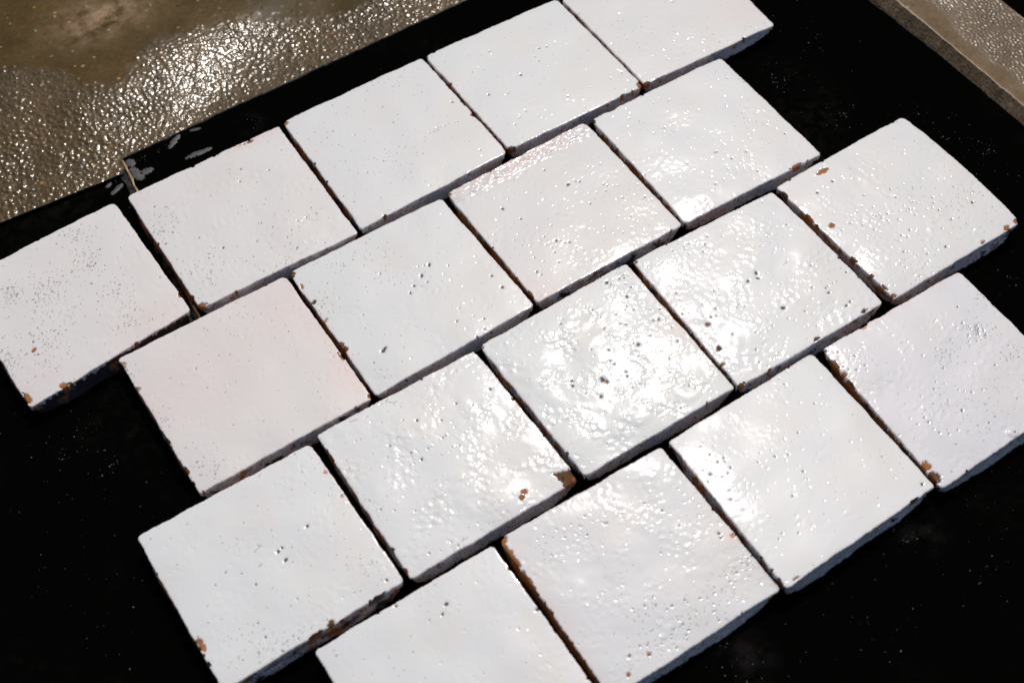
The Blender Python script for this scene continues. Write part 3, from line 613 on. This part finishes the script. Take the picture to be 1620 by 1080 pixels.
def make_tile(i, d):
    rng = np.random.default_rng(100 + i)
    cor = np.array(d['cor'])
    base = cor.mean(0) * [1, 1, 0]
    L, T, R, B = cor - base
    rad = rng.uniform(0.030, 0.060, 4)       # TR, TL, BL, BR corner radii (x50 mm)
    sides = [0.15 * noise1(256, 18, rng) + 0.07 * noise1(256, 3, rng) + 0.04 * noise1(256, 1.2, rng) for _ in range(4)]
    bow = BOW.get(i, (0, 0, 0, 0))
    tt = np.linspace(-1, 1, 256)
    sides = [s + bw * (1 - tt ** 2) for s, bw in zip(sides, bow)]

    def place(A, Bm, inset):
        m = np.maximum(np.abs(A), np.abs(Bm)) + 1e-9
        q = np.minimum(np.abs(A), np.abs(Bm)) / m
        r = np.where(A > 0, np.where(Bm > 0, rad[0], rad[3]), np.where(Bm > 0, rad[1], rad[2]))
        c = 1 - r
        s1 = (1 + q) * c
        disc = np.maximum(s1 * s1 - (1 + q * q) * (2 * c * c - r * r), 0)
        t = np.where(q > c, (s1 + np.sqrt(disc)) / (1 + q * q), 1.0)
        k = 1 + (t - 1) * m ** 6
        a, b_ = A * k, Bm * k
        wr = np.interp(Bm, tt, sides[0]); wt = np.interp(A, tt, sides[1])
        wl_ = np.interp(Bm, tt, sides[2]); wb = np.interp(A, tt, sides[3])
        a = a + np.where(A > 0, wr, -wl_) / 50 * np.abs(A) ** 8
        b_ = b_ + np.where(Bm > 0, wt, -wb) / 50 * np.abs(Bm) ** 8
        a = a * (1 - inset / 50)
        b_ = b_ * (1 - inset / 50)
        s, t2 = (a + 1) / 2, (b_ + 1) / 2
        return ((1 - s) * (1 - t2))[..., None] * B + (s * (1 - t2))[..., None] * R + ((1 - s) * t2)[..., None] * L + (s * t2)[..., None] * T

    # ---- relief (mm)
    D = (1 - GM) * 50
    rip_ = 0.55 * RIP[i]
    low = (0.07 + 0.8 * RIP[i]) * fnoise(NC, NC, PXMM, PXMM, 30, 60, rng) + (rip_ * sstep(fnoise(NC, NC, PXMM, PXMM, 30, 60, rng), -0.5, 1.0)) * fnoise(NC, NC, PXMM, PXMM, 9, 16, rng)
    dome = -0.40 * (np.abs(GA) ** 5 + np.abs(GB) ** 5)
    Rm = 0.65
    dd = np.clip(D, 0, Rm)
    rimdrop = Rm - np.sqrt(np.maximum(Rm * Rm - (Rm - dd) ** 2, 0))
    low = low + dome - rimdrop
    patch = sstep(fnoise(NC, NC, PXMM, PXMM, 20, 50, rng), -0.6, 1.1)
    rip = RIP[i]
    H = low.copy()
    fadeR = np.clip(D / 1.2, 0, 1)
    H += fadeR * (0.12 + 0.88 * patch) * rip * (0.20 * fnoise(NC, NC, PXMM, PXMM, 1.8, 3.2, rng) + 0.5 * fnoise(NC, NC, PXMM, PXMM, 4, 7, rng))
    dirt = np.zeros_like(H)
    thin = np.zeros_like(H)
    # thin glaze on the arris and in listed zones
    arr = fnoise(NC, NC, PXMM, PXMM, 3, 14, rng)
    thin += 0.55 * sstep(1.6 - D + 0.9 * arr, 0.4, 1.8)
    for a, b_, ra, rb, st in d['thin']:
        z = np.exp(-(((GA - a) / ra) ** 2 + ((GB - b_) / rb) ** 2) ** 1.3)
        thin += st * z * (0.75 + 0.25 * arr)
        if i == 8 and st > 0.8:              # pulled ridges in the rear band
            streak = fnoise(NC, NC, PXMM * 0.22, PXMM, 1.6, 3.2, rng)
            H += 0.10 * streak * sstep(GB, 0.70, 0.82)
            thin += 0.35 * np.clip(streak, -1, 1) * sstep(GB, 0.72, 0.85)

    def stamp(arr_, a, b_, r_mm, val, mode='add', ecc=0.0, ang=0.0, pw=2):
        ca = int(np.searchsorted(CO, a)); cb = int(np.searchsorted(CO, b_))
        w = int(r_mm / PXMM * 2.6) + 2
        y0, y1, x0, x1 = max(cb - w, 0), min(cb + w + 1, NC), max(ca - w, 0), min(ca + w + 1, NC)
        if y1 <= y0 or x1 <= x0:
            return
        gx = (GA[y0:y1, x0:x1] - a) * 50
        gy = (GB[y0:y1, x0:x1] - b_) * 50
        cs, sn = math.cos(ang), math.sin(ang)
        px, py = gx * cs + gy * sn, -gx * sn + gy * cs
        r2 = (px / (1 + ecc)) ** 2 + (py * (1 + ecc)) ** 2
        g = np.exp(-(r2 / (r_mm * r_mm)) ** (pw / 2))
        if mode == 'add':
            arr_[y0:y1, x0:x1] += val * g
        else:
            arr_[y0:y1, x0:x1] = np.maximum(arr_[y0:y1, x0:x1], val * g)

    def pit(a, b_, diam, dk=1.0):
        r = diam / 2
        e, an = rng.uniform(0, 0.35), rng.uniform(0, 3.14)
        stamp(H, a, b_, r * 1.9, 0.05 * min(r, 0.8), ecc=e, ang=an)
        stamp(H, a, b_, r * 1.15, -0.34 * min(r, 0.9), ecc=e, ang=an)
        stamp(dirt, a, b_, max(r * 0.95, 0.32), dk, 'max', e, an, 6)

    for a, b_, dm in d['pits']:
        pit(a, b_, dm * 0.95, 1.0)
    for a, b_, ra, rb, n, sz in d['clus']:
        for _ in range(int(n)):
            x = a + ra * rng.normal(0, 0.55); y = b_ + rb * rng.normal(0, 0.55)
            if max(abs(x), abs(y)) < 0.985:
                pit(x, y, sz * min(1.0 * rng.lognormal(0, 0.5), 2.2), rng.uniform(0.6, 1.0))
    for _ in range(55):                       # loose pinholes
        pit(rng.uniform(-.97, .97), rng.uniform(-.97, .97), min(0.56 * rng.lognormal(0, 0.4), 1.3), rng.uniform(0.6, 1.0))
    for _ in range(int(130 + 2800 * rip)):    # clean dimples and pimples
        x, y = rng.uniform(-.97, .97, 2)
        jx = int((x + 1) / 2 * (NC - 1)); jy = int((y + 1) / 2 * (NC - 1))
        if rng.random() > 0.25 + patch[jy, jx]:
            continue
        stamp(H, x, y, rng.uniform(0.3, 0.72), rng.choice([-1, 1], p=[.78, .22]) * rng.uniform(0.05, 0.15), ecc=rng.uniform(0, .5), ang=rng.uniform(0, 3.14))
    for s in d['scr']:
        for (xa, ya), (xb, yb) in zip(s[:-1], s[1:]):
            L_ = math.hypot(xb - xa, yb - ya) * 50
            for t in np.linspace(0, 1, max(2, int(L_ / 0.3))):
                stamp(H, xa + (xb - xa) * t, ya + (yb - ya) * t, 0.4, -0.06)
                stamp(dirt, xa + (xb - xa) * t, ya + (yb - ya) * t, 0.27, 0.62, 'max', pw=4)
    if i == 18:                               # the blister
        bl = d['pits'][0]
        stamp(H, bl[0] - 0.02, bl[1] + 0.01, 3.0, 0.75, pw=5)
        stamp(H, bl[0] - 0.02, bl[1] + 0.01, 3.7, -0.22, pw=6)

    # ---- chips: glaze is knocked off down to the clay
    chip = np.zeros_like(H)
    deep = np.zeros_like(H)
    dark = np.zeros_like(H)
    peach = np.zeros_like(H)
    cn = 0.6 * fnoise(NC, NC, PXMM, PXMM, 3, 7, rng) + 0.4 * fnoise(NC, NC, PXMM, PXMM, 1.4, 2.5, rng)
    chips = list(d['chips'])
    for _ in range(3):                        # tiny nibbles along the arris
        t = rng.uniform(-.96, .96)
        e = rng.integers(4)
        pa, pb = ((t, 1), (t, -1), (-1, t), (1, t))[e]
        chips.append((pa, pb, rng.uniform(.008, .022), rng.uniform(.008, .022), int(rng.choice([0, 0, 1]))))
    for ch in chips:
        a, b_, ra, rb, kind = ch[:5]
        a2 = a if abs(a) < 0.90 else math.copysign(max(abs(a), 0.97), a)
        b2 = b_ if abs(b_) < 0.90 else math.copysign(max(abs(b_), 0.97), b_)
        ra, rb = max(ra, 0.010), max(rb, 0.010)
        q = np.sqrt(((GA - a2) / ra) ** 2 + ((GB - b2) / rb) ** 2) + 0.20 * cn
        if len(ch) > 5:                       # the broken corner is angular
            q = np.maximum(np.abs(GA - a2) / ra, np.abs((GB - b2) / rb + 0.35 * (GA - a2) / ra)) + 0.07 * cn
        msk = sstep(q, 1.12, 0.88)
        chip = np.maximum(chip, msk)
        near = sstep(q, 1.9, 1.2)
        if len(ch) > 5:
            deep = np.maximum(deep, sstep(q, 1.0, 0.3) * ch[5] * 0.45)
            dark = np.maximum(dark, near * sstep(0.6 * cn + (GB - b2) / rb * 1.6, -1.0, -0.2))
        elif kind == 1:
            dark = np.maximum(dark, near)
        elif kind == 2:
            peach = np.maximum(peach, near)
    H -= chip * (1.15 + deep * 1.6)
    P = place(GA, GB, 0.0)
    P[..., 2] += H
    sh = (chip * (GM > 0.975))[..., None] * 0.028
    P[..., :2] *= (1 - sh)
    V = [P.reshape(-1, 3)]
    quads = [grid_quads(NC, NC)]
    pm = chip.ravel()[PERI]
    np_ = len(PERI)
    rim = P.reshape(-1, 3)[PERI]
    sk = np.clip(1.6 + 1.3 * noise1(np_, 1.4, rng) + 0.7 * noise1(np_, 0.4, rng), 0.25, 5.5) * (1 - pm) + 0.2
    prev = PERI
    basei = NC * NC
    at_d, at_t = [dirt.ravel()], [thin.ravel()]
    for k, (f, ins) in enumerate(((0.35, 0.05), (0.7, 0.12), (1.0, 0.25), (1.06, 1.1))):
        ring = rim.copy()
        ring[:, :2] *= (1 - ins / 50)
        ring[:, 2] -= sk * f
        idx = basei + np.arange(np_)
        V.append(ring); quads.append(ring_quads(prev, idx)); prev = idx; basei += np_
        at_d.append(np.zeros(np_)); at_t.append(np.full(np_, 0.25 + 0.2 * (k > 1)))
    e = bpy.data.objects.new('glazed_tile', None)
    COL.objects.link(e)
    e.location = base / 1000
    tag(e, LABELS[i], 'tile', 'white glazed tiles laid in staggered rows')
    g = mesh_obj('glaze', np.concatenate(V) / 1000, np.concatenate(quads), m_glaze, e,
                 attrs={'dirt': np.clip(np.concatenate(at_d), 0, 1), 'thin': np.clip(np.concatenate(at_t), 0, 1)})
    g.color = (*TINT[i], 1)

    # ---- clay body
    sl_ = (slice(None, None, 3), slice(None, None, 3))
    A2, B2 = GA[sl_], GB[sl_]
    n2 = A2.shape[0]
    Q = place(A2, B2, 0.42)
    body = low[sl_] - 0.50 - deep[sl_] * 1.5 + chip[sl_] * (0.04 * fnoise(n2, n2, 3 * PXMM, 3 * PXMM, 2.5, 6, rng))
    body += deep[sl_] * 0.25 * fnoise(n2, n2, 3 * PXMM, 3 * PXMM, 3, 8, rng)
    Q[..., 2] += body
    per = perimeter(n2)
    m2 = len(per)
    rim = Q.reshape(-1, 3)[per]
    rows = 9
    V = [Q.reshape(-1, 3)]
    quads = [grid_quads(n2, n2)]
    sideid = np.repeat(np.arange(4), n2 - 1)  # front, right, back, left
    par = np.concatenate([np.linspace(0, 1, n2 - 1, endpoint=False)] * 4)
    nzs = fnoise(m2, rows + 1, 3 * PXMM, 1.2, 2.5, 9, rng)
    nzl = fnoise(m2, rows + 1, 3 * PXMM, 1.2, 14, 50, rng)
    prev = per
    bi = n2 * n2
    zb = ZBOT.get(i, 0.0) * 1000 + 0.02
    slip0 = np.zeros(n2 * n2)
    A_s, A_g, A_d, A_p = [slip0], [np.zeros(n2 * n2)], [np.clip(dark[sl_], 0, 1).ravel()], [np.clip(peach[sl_], 0, 1).ravel()]
    fs, fg = FRONT.get(i, (0.97, 0.05))
    ls, lg = LEFT.get(i, (0.25, 0.3))
    tgt_s = np.array([fs, .4, .4, ls])[sideid]
    tgt_g = np.array([fg, .2, .2, lg])[sideid]
    tap = np.array([-1.7, -0.3, -0.6, -0.6])[sideid] + 0.35 * noise1(m2, 12, rng) + rng.uniform(-.3, 0.3)
    tap = tap + 4.6 * np.abs(2 * par - 1) ** 6
    lift = LIFT.get(i, 0) * (np.where(sideid == 0, par, 0) ** 3 + np.where(sideid == 1, 1 - par, 0) ** 3)
    pdk = dark[sl_].ravel()[per]
    pch = chip[sl_].ravel()[per]
    for k in range(1, rows + 1):
        t = k / rows
        ring = rim.copy()
        ring[:, :2] *= (1 - (tap * t ** 1.5 + 0.16 * nzs[k] - 0.05)[:, None] / 50)
        ring[:, 2] = rim[:, 2] + (zb + lift - rim[:, 2]) * t
        if k == rows:
            ring[:, 2] = zb + lift + 0.25 * np.clip(nzs[k], 0, 2)
        idx = bi + np.arange(m2)
        V.append(ring); quads.append(ring_quads(prev, idx)); prev = idx; bi += m2
        s = sstep(0.75 * nzl[k] + 0.45 * nzs[k] + (tgt_s - 0.5) * 4.2, -0.35, 0.35) * (1 - 0.9 * pch * (t < 0.35))
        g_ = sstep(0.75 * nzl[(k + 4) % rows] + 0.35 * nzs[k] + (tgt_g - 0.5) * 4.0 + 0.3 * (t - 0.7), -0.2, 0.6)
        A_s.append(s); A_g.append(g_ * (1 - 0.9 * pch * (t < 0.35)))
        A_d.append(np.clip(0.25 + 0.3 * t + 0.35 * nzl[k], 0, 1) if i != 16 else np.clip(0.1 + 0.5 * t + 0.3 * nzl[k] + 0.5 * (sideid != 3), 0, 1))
        A_p.append(np.zeros(m2))
    mesh_obj('clay_body', np.concatenate(V) / 1000, np.concatenate(quads), m_clay, e, ngons=[prev[::-1]],
             attrs={'slip': np.concatenate(A_s), 'grime': np.concatenate(A_g), 'dark': np.concatenate(A_d), 'peach': np.concatenate(A_p)})

# outward bows of the sides in mm: right, back, left, front
BOW = {14: (2.2, 0.3, 0.2, 0.3), 5: (0.8, 0, 0.2, 0.4), 13: (0.8, 0, 0.2, 0.2)}
LIFT = {5: 6.5, 14: 5.5, 9: 4.5, 16: 3.0, 17: 4.0}   # undersides curl up towards the near right corner, mm
ZBOT = {1: -0.0015}
for i_, d_ in TILE_DATA.items():
    make_tile(i_, d_)
